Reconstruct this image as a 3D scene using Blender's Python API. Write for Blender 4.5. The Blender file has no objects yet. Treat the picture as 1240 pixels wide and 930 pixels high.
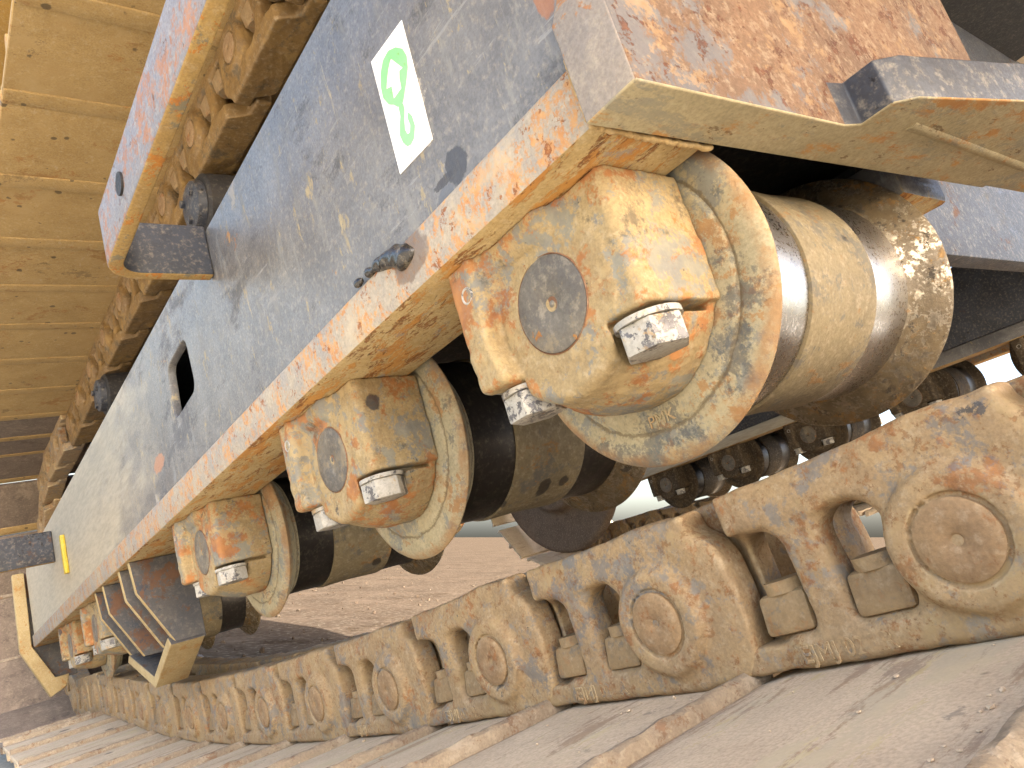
import bpy, bmesh, math, random, colorsys
import numpy as np
from mathutils import Vector, Matrix, Euler
random.seed(7)
S = bpy.context.scene
COL = S.collection
R = math.radians

# ---------------------------------------------------------------- camera, light, exposure
# Everything is laid out in the machine's own axes (X across the track, Y along it, Z up);
# at the end all of it is tipped (the machine stands propped, nose and far side up) over the level ground.
UP = Vector((0.2018, -0.2047, 0.9575)).normalized()
AY = (Vector((0, 1, 0)) - UP * UP.y).normalized(); AX = AY.cross(UP)
MACHINE = Matrix.Translation((0, 0, 0.67)) @ Matrix((AX, AY, UP)).to_4x4()
cam_d = bpy.data.cameras.new('camera')
cam = bpy.data.objects.new('camera', cam_d); COL.objects.link(cam)
cam_d.sensor_width = 36.0
cam_d.lens = 895.44 * 36.0 / 1240.0
cam_d.clip_start = 0.02; cam_d.clip_end = 3000
RC = np.array([[0.76378488, -0.07360474, 0.64126047], [-0.57922079, 0.3602604, 0.73124258], [-0.28484368, -0.92994342, 0.23252805]])
cx, cy, cz = RC[:, 0], -RC[:, 1], -RC[:, 2]
cam.matrix_world = Matrix(((cx[0], cy[0], cz[0], 0), (cx[1], cy[1], cz[1], 0), (cx[2], cy[2], cz[2], 0), (0, 0, 0, 1)))
S.camera = cam

SUN_EL, SUN_AZ = R(33), R(176)      # azimuth measured from +Y towards +X
W = bpy.data.worlds.new('World'); S.world = W; W.use_nodes = True
wn = W.node_tree; wn.nodes.clear()
sky = wn.nodes.new('ShaderNodeTexSky'); sky.sky_type = 'NISHITA'; sky.sun_disc = False
sky.sun_elevation = SUN_EL; sky.sun_rotation = SUN_AZ; sky.dust_density = 5.0; sky.air_density = 1.0; sky.ozone_density = 0.7
bg = wn.nodes.new('ShaderNodeBackground'); bg.inputs[1].default_value = 0.12
wo = wn.nodes.new('ShaderNodeOutputWorld')
wn.links.new(sky.outputs[0], bg.inputs[0]); wn.links.new(bg.outputs[0], wo.inputs[0])
sd = bpy.data.lights.new('sun', 'SUN'); sd.energy = 4.6; sd.angle = R(0.5); sd.color = (1.0, 0.97, 0.92)
sun = bpy.data.objects.new('sun', sd); COL.objects.link(sun)
sdir = Vector((math.sin(SUN_AZ) * math.cos(SUN_EL), math.cos(SUN_AZ) * math.cos(SUN_EL), math.sin(SUN_EL)))
sun.rotation_euler = sdir.to_track_quat('Z', 'Y').to_euler()
S.view_settings.view_transform = 'Standard'; S.view_settings.look = 'None'
S.view_settings.exposure = 2.82; S.view_settings.gamma = 1.0; S.view_settings.use_curve_mapping = False
S.render.engine = 'CYCLES'
S.cycles.use_denoising = True
S.cycles.max_bounces = 8; S.cycles.diffuse_bounces = 6; S.cycles.glossy_bounces = 4

# ---------------------------------------------------------------- materials
def lin(c):
    h, sa, va = colorsys.rgb_to_hsv(*(v / 255 for v in c))
    if 0.0 < h < 0.13 and sa > 0.15: h = 0.104 + (h - 0.100) * 0.80
    c = [v * 255 for v in colorsys.hsv_to_rgb(h, sa * (0.92 if h < 0.2 else 0.7), va * 0.85)]
    return tuple(((v / 255) / 12.92 if v / 255 <= 0.04045 else ((v / 255 + 0.055) / 1.055) ** 2.4) for v in c) + (1,)

class G:
    def __init__(s, name):
        s.m = bpy.data.materials.new(name); s.m.use_nodes = True
        s.t = s.m.node_tree; s.t.nodes.clear()
        s.out = s.n('ShaderNodeOutputMaterial'); s.b = s.n('ShaderNodeBsdfPrincipled')
        s.l(s.b.outputs[0], s.out.inputs[0])
    def n(s, t, **k):
        x = s.t.nodes.new(t)
        for a, v in k.items(): setattr(x, a, v)
        return x
    def l(s, a, b): s.t.links.new(a, b)
    def put(s, sock, v):
        if hasattr(v, 'is_output'): s.l(v, sock)
        else: sock.default_value = v
    def math(s, op, a, b=0.0, c=0.0, clamp=False):
        x = s.n('ShaderNodeMath', operation=op, use_clamp=clamp)
        for i, v in enumerate((a, b, c)): s.put(x.inputs[i], v)
        return x.outputs[0]
    def vec(s, op, a, b):
        x = s.n('ShaderNodeVectorMath', operation=op); s.put(x.inputs[0], a); s.put(x.inputs[1], b)
        return x.outputs['Value'] if op in ('LENGTH', 'DISTANCE', 'DOT_PRODUCT') else x.outputs[0]
    def mixc(s, f, a, b):
        x = s.n('ShaderNodeMix', data_type='RGBA'); s.put(x.inputs[0], f); s.put(x.inputs[6], a); s.put(x.inputs[7], b)
        return x.outputs[2]
    def mixf(s, f, a, b):
        x = s.n('ShaderNodeMix', data_type='FLOAT'); s.put(x.inputs[0], f); s.put(x.inputs[2], a); s.put(x.inputs[3], b)
        return x.outputs[0]
    def rng(s, v, lo, hi, a=0.0, b=1.0):
        x = s.n('ShaderNodeMapRange', interpolation_type='SMOOTHSTEP'); s.put(x.inputs[0], v)
        x.inputs[1].default_value = lo; x.inputs[2].default_value = hi; x.inputs[3].default_value = a; x.inputs[4].default_value = b
        return x.outputs[0]
    def noise(s, co, scale, detail=5, rough=0.6, dist=0.0, off=0.0, stretch=None):
        if stretch: co = s.vec('MULTIPLY', co, stretch)
        if off: co = s.vec('ADD', co, (off, off * 1.7, off * 0.6))
        x = s.n('ShaderNodeTexNoise'); s.l(co, x.inputs['Vector'])
        x.inputs['Scale'].default_value = scale; x.inputs['Detail'].default_value = detail
        x.inputs['Roughness'].default_value = rough; x.inputs['Distortion'].default_value = dist
        return x.outputs[0]

def weathered(name, c1, c2, layers=(), scale=18, rough=0.75, bump=0.35, bump_d=0.0012, vary=True, dots=None, stains=(), metal=0.0,
              edge=None, fine=420, stretch=None, spec=0.4, far_light=False, mot=1.0, rings=False):
    g = G(name)
    tc = g.n('ShaderNodeTexCoord').outputs['Object']
    co = tc
    if vary:
        oi = g.n('ShaderNodeObjectInfo').outputs['Random']
        co = g.vec('ADD', tc, g.vec('MULTIPLY', (13.1, 7.7, 17.3), oi)) if False else co
        cmb = g.n('ShaderNodeCombineXYZ')
        for i, k in enumerate((13.1, 7.7, 17.3)): g.l(g.math('MULTIPLY', oi, k), cmb.inputs[i])
        co = g.vec('ADD', tc, cmb.outputs[0])
    col = g.mixc(g.rng(g.noise(co, scale, 10, 0.72, 0.3, stretch=stretch), 0.36, 0.64), lin(c1), lin(c2))
    # fine mottling so that no area is one flat colour
    mott = g.noise(co, fine, 4, 0.7, off=3.3)
    col = g.mixc(g.rng(mott, 0.32, 0.72, 0.0, 0.46 * mot), col, g.mixc(0.6, col, lin((70, 60, 50))))
    col = g.mixc(g.rng(g.noise(co, fine * 0.37, 4, 0.7, off=8.1), 0.48, 0.74, 0.0, 0.42 * mot), col, g.mixc(0.55, col, lin((235, 215, 180))))
    ro = g.mixf(g.rng(mott, 0.3, 0.7), rough - 0.08, min(1.0, rough + 0.1))
    hgt = g.math('ADD', g.math('MULTIPLY', g.noise(co, fine * 0.6, 6, 0.7, off=1.7), 0.6), g.math('MULTIPLY', g.noise(co, fine * 0.12, 6, 0.7, off=6.7), 0.9))
    me = metal
    for i, L in enumerate(layers):
        nz = g.noise(co, L['s'], L.get('d', 7), L.get('r', 0.66), L.get('dist', 0.4), off=5.3 * (i + 1), stretch=L.get('stretch'))
        wv = L['s'] * 4.6
        nz = g.math('ADD', nz, g.math('MULTIPLY', g.math('SUBTRACT', g.noise(co, wv, 6, 0.75, off=3.1 * (i + 1), stretch=L.get('stretch')), 0.5), L.get('brk', 0.6)))
        nz = g.math('ADD', nz, g.math('MULTIPLY', g.math('SUBTRACT', mott, 0.5), 0.16))
        mid_, hw_ = (L['lo'] + L['hi']) / 2, (L['hi'] - L['lo']) / 2 * 0.62
        f = g.rng(nz, mid_ - hw_, mid_ + hw_, 0.0, L.get('max', 1.0))
        if L.get('break'):
            f = g.math('MULTIPLY', f, g.rng(g.noise(co, L['s'] * 7, 5, 0.7, off=2.2 * (i + 1), stretch=L.get('stretch')), 0.38, 0.56), clamp=True)
        lc = g.mixc(g.rng(g.noise(co, L['s'] * 3.1, 4, 0.6, off=9.9 + i), 0.35, 0.65), lin(L['a']), lin(L['b']))
        col = g.mixc(f, col, lc)
        ro = g.mixf(f, ro, L.get('rough', 0.85))
        if L.get('metal') is not None: me = g.mixf(f, me, L['metal'])
        hgt = g.math('ADD', hgt, g.math('MULTIPLY', f, L.get('h', 0.3)))
    if dots:
        vo = g.n('ShaderNodeTexVoronoi'); g.l(g.vec('ADD', co, g.vec('MULTIPLY', g.n('ShaderNodeTexNoise').outputs[1], (0.0, 0.0, 0.0))) if False else co, vo.inputs['Vector'])
        vo.inputs['Scale'].default_value = dots['s']
        sep = g.n('ShaderNodeSeparateColor'); g.l(vo.outputs['Color'], sep.inputs[0])
        rad = g.math('MULTIPLY', g.rng(sep.outputs[0], dots.get('p', 0.7), 1.0, 0.0, 1.0), dots.get('r', 0.3))
        dd = g.math('ADD', vo.outputs['Distance'], g.math('MULTIPLY', g.math('SUBTRACT', g.noise(co, dots['s'] * 3, 3, 0.6), 0.5), 0.25))
        f = g.math('MULTIPLY', g.rng(g.math('SUBTRACT', rad, dd), -0.04, 0.05), dots.get('max', 0.85))
        col = g.mixc(f, col, lin(dots.get('c', (55, 45, 35)))); ro = g.mixf(f, ro, 0.5)
    if far_light:  # paler towards the far end: the brightness there is painted into the colour
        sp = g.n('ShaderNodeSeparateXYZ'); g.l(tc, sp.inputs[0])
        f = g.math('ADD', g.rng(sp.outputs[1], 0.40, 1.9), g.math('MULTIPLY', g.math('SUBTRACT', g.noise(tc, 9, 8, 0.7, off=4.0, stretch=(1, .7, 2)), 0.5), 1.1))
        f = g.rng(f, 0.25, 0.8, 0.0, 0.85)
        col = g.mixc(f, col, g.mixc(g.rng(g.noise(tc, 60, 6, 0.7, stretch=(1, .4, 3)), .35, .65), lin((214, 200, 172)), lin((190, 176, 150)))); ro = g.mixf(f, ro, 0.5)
    if rings:                       # rust round the rubbed rim, a darker line along the turned groove
        sp = g.n('ShaderNodeSeparateXYZ'); g.l(tc, sp.inputs[0])
        rr = g.math('SQRT', g.math('ADD', g.math('MULTIPLY', sp.outputs[1], sp.outputs[1]), g.math('MULTIPLY', sp.outputs[2], sp.outputs[2])))
        rr = g.math('ADD', rr, g.math('MULTIPLY', g.math('SUBTRACT', g.noise(co, 90, 6, 0.75, off=2.0), 0.5), 0.010))
        col = g.mixc(g.math('MULTIPLY', g.rng(rr, 0.0900, 0.0965, 0.0, 0.75), g.rng(g.noise(co, 34, 7, 0.75, off=7.0), 0.36, 0.6)), col, g.mixc(g.noise(co, 120, 5, 0.7), lin((186, 128, 76)), lin((140, 92, 56))))
        gv = g.math('ABSOLUTE', g.math('SUBTRACT', rr, 0.0795))
        col = g.mixc(g.rng(gv, 0.0004, 0.0018, 0.65, 0.0), col, lin((112, 92, 64)))
    for st in stains:
        c, rad, clr = st[0], st[1], st[2]
        mx = st[3] if len(st) > 3 else 0.85
        d = g.vec('LENGTH', g.vec('DIVIDE', g.vec('SUBTRACT', tc, c), rad), (0, 0, 0))
        d = g.math('ADD', d, g.math('MULTIPLY', g.math('SUBTRACT', g.noise(tc, 1.1 / min(rad), 4, 0.6), 0.5), 0.9))
        f = g.rng(d, 0.85, 1.0, mx, 0.0)
        col = g.mixc(f, col, lin(clr)); ro = g.mixf(f, ro, 0.35)
    if edge:
        pt = g.n('ShaderNodeNewGeometry').outputs['Pointiness']
        f = g.math('MULTIPLY', g.rng(pt, edge.get('lo', 0.53), edge.get('hi', 0.6)), g.rng(g.noise(co, 60, 5, 0.7, off=4.4), 0.35, 0.6, 0.15, edge.get('max', 0.8)))
        col = g.mixc(f, col, lin(edge['c'])); ro = g.mixf(f, ro, edge.get('rough', 0.45))
    g.put(g.b.inputs['Base Color'], col); g.put(g.b.inputs['Roughness'], ro); g.put(g.b.inputs['Metallic'], me)
    g.b.inputs['Specular IOR Level'].default_value = spec
    bp = g.n('ShaderNodeBump'); bp.inputs['Strength'].default_value = bump; bp.inputs['Distance'].default_value = bump_d
    g.l(hgt, bp.inputs['Height']); g.l(bp.outputs[0], g.b.inputs['Normal'])
    return g.m

RUST = dict(a=(168, 88, 38), b=(118, 62, 34))
ORNG = dict(a=(206, 128, 48), b=(178, 92, 36))
M = {}
M['link'] = weathered('rusty_mud_link', (188, 152, 106), (168, 134, 96), [
    dict(a=(140, 136, 126), b=(116, 118, 116), s=26, lo=0.51, hi=0.66, max=0.65, h=-0.1, rough=0.6),
    dict(a=(186, 156, 108), b=(170, 136, 92), s=14, lo=0.5, hi=0.68, max=0.75, h=0.2),
    dict(a=(176, 100, 52), b=(140, 80, 44), s=30, lo=0.54, hi=0.68, max=0.75, h=0.35, **{'break': True}),
    dict(a=(112, 118, 122), b=(98, 106, 112), s=13, lo=0.56, hi=0.68, max=0.6, rough=0.55),
    dict(a=(160, 96, 52), b=(126, 80, 48), s=95, lo=0.56, hi=0.66, max=0.6, h=0.3),
    dict(a=(72, 74, 76), b=(58, 56, 54), s=18, lo=0.67, hi=0.75, max=0.85, h=-0.1, rough=0.5)],
    rough=0.7, bump=0.5, bump_d=0.0012, edge=dict(c=(226, 200, 150), max=0.8, rough=0.3, lo=0.518, hi=0.57))  # worn edges, paled so the colour carries the glints along the rails
M['pin'] = weathered('rusty_pin_face', (174, 134, 92), (156, 118, 82), [
    dict(RUST, s=40, lo=0.52, hi=0.68, max=0.6, h=0.3)], rough=0.7, bump=0.5, edge=dict(c=(200, 165, 120), max=0.5))
M['nut'] = weathered('rusty_nut', (158, 124, 82), (142, 110, 74), [
    dict(a=(118, 114, 106), b=(96, 98, 98), s=50, lo=0.54, hi=0.66, max=0.7),
    dict(a=(178, 112, 60), b=(150, 90, 50), s=60, lo=0.54, hi=0.66, max=0.6, h=0.3)], rough=0.7, bump=0.6, edge=dict(c=(190, 156, 110), max=0.5))
M['shoe'] = weathered('worn_shoe_steel', (240, 212, 180), (224, 196, 166), [
    dict(a=(212, 194, 164), b=(222, 202, 164), s=9, lo=0.5, hi=0.68, max=0.75, stretch=(0.5, 1.4, 1), h=0.15),
    dict(a=(164, 138, 120), b=(176, 138, 108), s=14, lo=0.54, hi=0.7, max=0.7, stretch=(0.35, 2.2, 1)),
    dict(a=(232, 212, 164), b=(214, 188, 138), s=26, lo=0.62, hi=0.66, max=0.75, stretch=(0.5, 1.6, 1), h=0.25),
    dict(a=(160, 146, 130), b=(140, 128, 116), s=20, lo=0.62, hi=0.74, max=0.6)], rough=0.7, bump=0.35, spec=0.12, dots=dict(s=22, p=0.93, r=0.3, c=(96, 80, 64)))
M['upper_shoe'] = weathered('ochre_dusty_shoe', (206, 166, 102), (190, 150, 88), [
    dict(a=(190, 150, 92), b=(196, 160, 104), s=7, lo=0.48, hi=0.66, max=0.7),
    dict(a=(150, 98, 48), b=(176, 104, 44), s=11, lo=0.54, hi=0.72, max=0.6),
    dict(a=(96, 78, 56), b=(120, 92, 60), s=6, lo=0.62, hi=0.75, max=0.5),
    dict(a=(214, 186, 146), b=(200, 170, 130), s=16, lo=0.67, hi=0.72, max=0.5, stretch=(2.5, 0.7, 1))], rough=0.8, bump=0.25,
    dots=dict(s=60, p=0.86, r=0.34, c=(84, 66, 46), max=0.75))
M['rail_frame'] = weathered('scuffed_grey_blue_paint', (116, 114, 114), (138, 136, 134), [
    dict(a=(72, 74, 82), b=(84, 86, 92), s=9, lo=0.5, hi=0.7, max=0.6, brk=0.35, stretch=(1, 0.7, 1.6)),
    dict(a=(160, 158, 150), b=(148, 150, 150), s=30, lo=0.52, hi=0.7, max=0.6, stretch=(1, 2.6, 0.6)),
    dict(a=(196, 176, 132), b=(178, 160, 124), s=38, lo=0.6, hi=0.69, max=0.75, h=0.2, stretch=(1, 1.5, 0.6)),
    dict(a=(212, 152, 82), b=(184, 110, 60), s=16, lo=0.72, hi=0.76, max=0.8, h=0.25),
    dict(a=(206, 190, 156), b=(190, 178, 152), s=26, lo=0.66, hi=0.70, max=0.7, h=0.15, stretch=(1, 5.5, 0.5), brk=0.3),
    dict(a=(176, 174, 170), b=(168, 168, 168), s=30, lo=0.62, hi=0.66, max=0.6, stretch=(1, 0.45, 5), brk=0.25),
    dict(a=(196, 186, 172), b=(190, 182, 170), s=5, lo=0.68, hi=0.72, max=0.7, h=0.15)],
    rough=0.42, bump=0.3, vary=False, spec=0.5, fine=520, far_light=True,
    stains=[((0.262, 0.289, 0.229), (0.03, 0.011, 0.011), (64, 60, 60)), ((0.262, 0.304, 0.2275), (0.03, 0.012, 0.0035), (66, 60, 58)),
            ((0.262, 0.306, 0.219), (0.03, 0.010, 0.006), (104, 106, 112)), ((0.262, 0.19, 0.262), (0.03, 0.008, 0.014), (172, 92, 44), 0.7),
            ((0.262, 1.02, 0.262), (0.03, 0.03, 0.012), (214, 128, 92), 0.6)])
M['lip_side'] = weathered('rust_flecked_grey_lip', (186, 170, 146), (162, 156, 148), [
    dict(a=(214, 150, 88), b=(198, 118, 60), s=34, lo=0.46, hi=0.56, max=0.85, h=0.3, stretch=(1, 1, 0.8), **{'break': True}),
    dict(a=(168, 84, 36), b=(136, 66, 32), s=70, lo=0.6, hi=0.66, max=0.85, h=-0.3),
    dict(a=(208, 190, 160), b=(192, 172, 140), s=12, lo=0.52, hi=0.7, max=0.55)],
    rough=0.6, bump=0.5, vary=False, stains=[((0.257, 0.352, 0.203), (0.03, 0.022, 0.016), (112, 88, 74), 0.75)])
M['lip_bottom'] = weathered('ochre_rust_lip_underside', (212, 180, 120), (196, 160, 98), [
    dict(a=(206, 134, 52), b=(190, 112, 38), s=22, lo=0.48, hi=0.6, max=0.85, stretch=(2.2, 0.6, 1), h=0.3),
    dict(a=(156, 84, 32), b=(120, 62, 30), s=44, lo=0.57, hi=0.63, max=0.85, stretch=(2.2, 0.55, 1), h=-0.4),
    dict(a=(150, 152, 146), b=(170, 164, 146), s=18, lo=0.58, hi=0.7, max=0.7, stretch=(1.4, 0.7, 1)),
    dict(a=(84, 72, 54), b=(70, 58, 44), s=40, lo=0.68, hi=0.72, max=0.8, stretch=(2.6, 0.6, 1))],
    rough=0.75, bump=0.7, bump_d=0.0016, vary=False, stains=[((0.326, 0.59, 0.18), (0.016, 0.06, 0.02), (92, 82, 66), 0.75)])
M['collar'] = weathered('rusted_cast_collar', (186, 158, 108), (172, 142, 96), [
    dict(a=(146, 146, 132), b=(122, 128, 128), s=24, lo=0.50, hi=0.62, max=0.75, h=-0.1),
    dict(a=(194, 112, 54), b=(164, 86, 40), s=17, lo=0.49, hi=0.62, max=0.8, h=0.3),
    dict(a=(196, 168, 116), b=(186, 154, 104), s=26, lo=0.54, hi=0.66, max=0.75, h=0.2),
    dict(a=(84, 78, 68), b=(70, 66, 60), s=15, lo=0.56, hi=0.72, max=0.6, brk=0.5),
    dict(a=(70, 70, 76), b=(58, 54, 54), s=34, lo=0.66, hi=0.72, max=0.8)],
    rough=0.8, bump=0.55, bump_d=0.0014, edge=dict(c=(206, 140, 82), max=0.6, rough=0.7), dots=dict(s=48, p=0.86, r=0.4, c=(66, 62, 64)))
M['cap'] = weathered('dark_scuffed_cap', (124, 114, 98), (100, 94, 86), [
    dict(a=(160, 140, 108), b=(136, 122, 100), s=20, lo=0.50, hi=0.64, max=0.75, h=0.2),
    dict(a=(196, 124, 50), b=(160, 92, 40), s=50, lo=0.66, hi=0.7, max=0.9, h=0.3)], rough=0.5, bump=0.4)
M['seal'] = weathered('reddish_ring', (150, 92, 62), (128, 78, 52), rough=0.7)
M['bolt'] = weathered('chipped_white_bolt', (204, 198, 184), (184, 178, 164), [
    dict(a=(120, 116, 116), b=(92, 88, 90), s=62, lo=0.53, hi=0.57, max=0.95, h=-0.4, rough=0.4, metal=0.3),
    dict(a=(200, 160, 110), b=(180, 140, 90), s=50, lo=0.6, hi=0.7, max=0.7)], rough=0.5, bump=0.6, bump_d=0.0008)
M['flange'] = weathered('dusty_roller_flange', (192, 178, 138), (174, 160, 122), [
    dict(a=(124, 128, 124), b=(140, 142, 132), s=16, lo=0.5, hi=0.62, max=0.75),
    dict(a=(184, 128, 74), b=(160, 104, 60), s=26, lo=0.54, hi=0.64, max=0.75, h=0.25),
    dict(a=(200, 184, 142), b=(192, 172, 126), s=40, lo=0.54, hi=0.66, max=0.6, h=0.2),
    dict(a=(92, 96, 98), b=(78, 80, 82), s=12, lo=0.57, hi=0.7, max=0.65)], rough=0.8, bump=0.5, bump_d=0.001, rings=True,
    edge=dict(c=(190, 140, 88), max=0.7, rough=0.6))
M['tread'] = weathered('polished_roller_tread', (226, 220, 212), (206, 198, 190), [
    dict(a=(150, 132, 104), b=(120, 104, 80), s=160, lo=0.74, hi=0.8, max=0.5, stretch=(4, 1, 1))], rough=0.3, bump=0.05, metal=1.0)
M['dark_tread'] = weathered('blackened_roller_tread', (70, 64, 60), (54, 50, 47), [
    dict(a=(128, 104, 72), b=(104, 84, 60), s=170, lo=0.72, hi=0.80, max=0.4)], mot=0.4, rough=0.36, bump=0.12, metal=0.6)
M['barrel'] = weathered('dusty_roller_barrel', (152, 132, 94), (132, 114, 82), [
    dict(a=(118, 112, 100), b=(100, 98, 92), s=24, lo=0.52, hi=0.66, max=0.7),
    dict(a=(176, 120, 60), b=(140, 92, 48), s=34, lo=0.58, hi=0.68, max=0.7, stretch=(0.6, 1, 1))], rough=0.7, bump=0.4,
    dots=dict(s=40, p=0.9, r=0.35, c=(52, 44, 38)))
M['arm'] = weathered('rust_pitted_arm_front', (132, 92, 66), (112, 78, 58), [
    dict(a=(116, 116, 118), b=(100, 104, 110), s=11, lo=0.54, hi=0.66, max=0.75, h=-0.1),
    dict(a=(110, 54, 32), b=(86, 42, 28), s=60, lo=0.56, hi=0.63, max=0.85, h=-0.4),
    dict(a=(172, 132, 92), b=(158, 120, 84), s=24, lo=0.55, hi=0.68, max=0.6, h=0.2)], rough=0.75, bump=0.6, bump_d=0.0015, vary=False)
M['arm_bottom'] = weathered('ochre_arm_underside', (206, 188, 144), (188, 172, 130), [
    dict(a=(212, 142, 62), b=(190, 112, 46), s=11, lo=0.50, hi=0.66, max=0.8, h=0.2, stretch=(0.7, 1.6, 1)),
    dict(a=(146, 144, 130), b=(160, 154, 130), s=16, lo=0.50, hi=0.66, max=0.65, stretch=(0.6, 1.6, 1)),
    dict(a=(130, 92, 54), b=(110, 78, 48), s=48, lo=0.64, hi=0.69, max=0.7, stretch=(0.8, 2, 1))], rough=0.8, bump=0.55, bump_d=0.0013, vary=False)
M['arm_end'] = weathered('grey_rust_arm_end', (168, 152, 138), (150, 140, 132), [
    dict(a=(198, 128, 76), b=(176, 100, 56), s=26, lo=0.52, hi=0.62, max=0.8, h=0.3),
    dict(a=(126, 128, 134), b=(140, 140, 142), s=13, lo=0.54, hi=0.66, max=0.6)], rough=0.75, bump=0.6, bump_d=0.0014, vary=False)
M['weld'] = weathered('rusty_weld_bead', (206, 170, 110), (190, 148, 90), [
    dict(a=(226, 190, 130), b=(210, 170, 110), s=40, lo=0.5, hi=0.62, max=0.8)], rough=0.7, bump=0.6)
M['dark_paint'] = weathered('dark_blue_grey_paint', (62, 70, 86), (50, 55, 68), [
    dict(a=(112, 108, 98), b=(94, 92, 88), s=12, lo=0.56, hi=0.76, max=0.5, brk=0.3),
    dict(a=(34, 32, 32), b=(26, 25, 26), s=22, lo=0.62, hi=0.68, max=0.9, rough=0.3),
    dict(a=(124, 72, 44), b=(96, 58, 40), s=9, lo=0.62, hi=0.72, max=0.7)], rough=0.5, bump=0.4, vary=False)
M['shade_paint'] = weathered('shaded_blue_grey_paint', (42, 44, 52), (36, 38, 46), rough=0.7, bump=0.2, vary=False, mot=0.2, spec=0.2)  # blue-grey paint darkened, the shade on the rear arm put into it
M['step_face'] = weathered('rust_blue_step_face', (150, 146, 150), (134, 136, 146), [
    dict(a=(188, 120, 88), b=(168, 98, 66), s=20, lo=0.46, hi=0.6, max=0.8, h=0.3, **{'break': True}),
    dict(a=(118, 70, 50), b=(96, 58, 44), s=60, lo=0.62, hi=0.68, max=0.8, h=-0.3)], rough=0.7, bump=0.6, vary=False)
M['step_bottom'] = weathered('ochre_step_edge', (190, 150, 80), (172, 132, 70), [
    dict(a=(132, 128, 108), b=(116, 114, 100), s=20, lo=0.53, hi=0.66, max=0.75),
    dict(a=(204, 118, 36), b=(180, 96, 30), s=44, lo=0.56, hi=0.63, max=0.9, h=0.3, stretch=(1, 0.6, 1))], rough=0.75, bump=0.6, vary=False)
M['guard'] = weathered('rust_blue_guard_plate', (98, 92, 86), (84, 82, 84), [
    dict(a=(124, 76, 50), b=(104, 64, 46), s=14, lo=0.5, hi=0.62, max=0.85, h=0.2),
    dict(a=(70, 78, 92), b=(62, 68, 80), s=10, lo=0.54, hi=0.66, max=0.8),
    dict(a=(168, 146, 108), b=(150, 128, 94), s=10, lo=0.64, hi=0.78, max=0.5, brk=0.3)], mot=0.5, rough=0.7, bump=0.4, vary=False)
M['guard_edge'] = weathered('sunlit_ochre_guard_edge', (206, 178, 122), (188, 156, 100), [  # sun on the guards' outward edges is put into this pale colour
    dict(a=(196, 136, 66), b=(172, 112, 54), s=30, lo=0.56, hi=0.68, max=0.7)], rough=0.75, bump=0.4, vary=False)
M['black'] = weathered('grimy_dark_steel', (44, 40, 38), (34, 32, 32), [
    dict(a=(84, 66, 48), b=(70, 56, 42), s=12, lo=0.54, hi=0.74, max=0.5, brk=0.3)], mot=0.4, rough=0.7, bump=0.3)
M['far_shade'] = weathered('shade_darkened_casting', (92, 76, 58), (72, 60, 48), [  # darker copy for the far rollers, their shade put into the colour
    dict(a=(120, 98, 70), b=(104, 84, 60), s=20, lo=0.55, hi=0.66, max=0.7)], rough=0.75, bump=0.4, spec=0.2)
M['brown'] = weathered('dried_mud_brown', (122, 96, 78), (108, 84, 68), [
    dict(a=(136, 110, 90), b=(128, 102, 84), s=9, lo=0.52, hi=0.66, max=0.6)], rough=0.85, bump=0.4)
M['grease'] = weathered('black_grease', (26, 20, 14), (40, 30, 18), rough=0.12, bump=0.5, spec=0.7)
M['yellow'] = weathered('bright_yellow_paint', (236, 206, 40), (224, 190, 30), rough=0.5)
M['sticker'] = weathered('white_vinyl', (288, 288, 284), (284, 284, 278), [
    dict(a=(196, 160, 90), b=(150, 120, 80), s=150, lo=0.64, hi=0.69, max=0.7)], rough=0.45, bump=0.1, vary=False, fine=900, mot=0.12)
M['green'] = weathered('green_print', (124, 268, 124), (112, 256, 112), [
    dict(a=(186, 170, 90), b=(120, 140, 70), s=150, lo=0.63, hi=0.69, max=0.7)], rough=0.45, bump=0.1, vary=False, fine=900, mot=0.12)
M['ground'] = weathered('trodden_brown_earth', (84, 67, 54), (72, 57, 46), [
    dict(a=(98, 80, 66), b=(90, 72, 58), s=1.6, lo=0.48, hi=0.66, max=0.7),
    dict(a=(58, 42, 28), b=(52, 38, 26), s=4, lo=0.56, hi=0.7, max=0.6)], rough=0.95, bump=0.6, bump_d=0.02, vary=False, fine=60, scale=0.8, mot=0.6, spec=0.0)
M['concrete'] = weathered('pale_dusty_concrete', (206, 198, 184), (194, 186, 172), [
    dict(a=(180, 172, 158), b=(168, 160, 148), s=1.2, lo=0.52, hi=0.66, max=0.6)], rough=0.9, bump=0.4, bump_d=0.004, vary=False, fine=120, scale=2)
M['unseen_house'] = weathered('unseen_house_yellow_paint', (190, 140, 50), (180, 130, 46), rough=0.5, vary=False)

# ---------------------------------------------------------------- building helpers
def link_obj(name, data, parent=None):
    o = bpy.data.objects.new(name, data); COL.objects.link(o)
    if parent is not None: o.parent = parent
    return o
def tag(o, label=None, cat=None, group=None, kind=None):
    if label: o['label'] = label
    if cat: o['category'] = cat
    if group: o['group'] = group
    if kind: o['kind'] = kind
    return o
def empty(name, loc, label, cat, group=None):
    o = bpy.data.objects.new(name, None); COL.objects.link(o); o.location = loc; o.empty_display_size = 0.05
    return tag(o, label, cat, group)
def mesh_of(name, bm, mats, smooth=True, angle=40):
    me = bpy.data.meshes.new(name); bm.normal_update(); bm.to_mesh(me); bm.free()
    for m in (mats if isinstance(mats, (list, tuple)) else [mats]): me.materials.append(m)
    if smooth:
        me.polygons.foreach_set('use_smooth', [True] * len(me.polygons))
        try: me.set_sharp_from_angle(angle=R(angle))
        except Exception: pass
    return me
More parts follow.
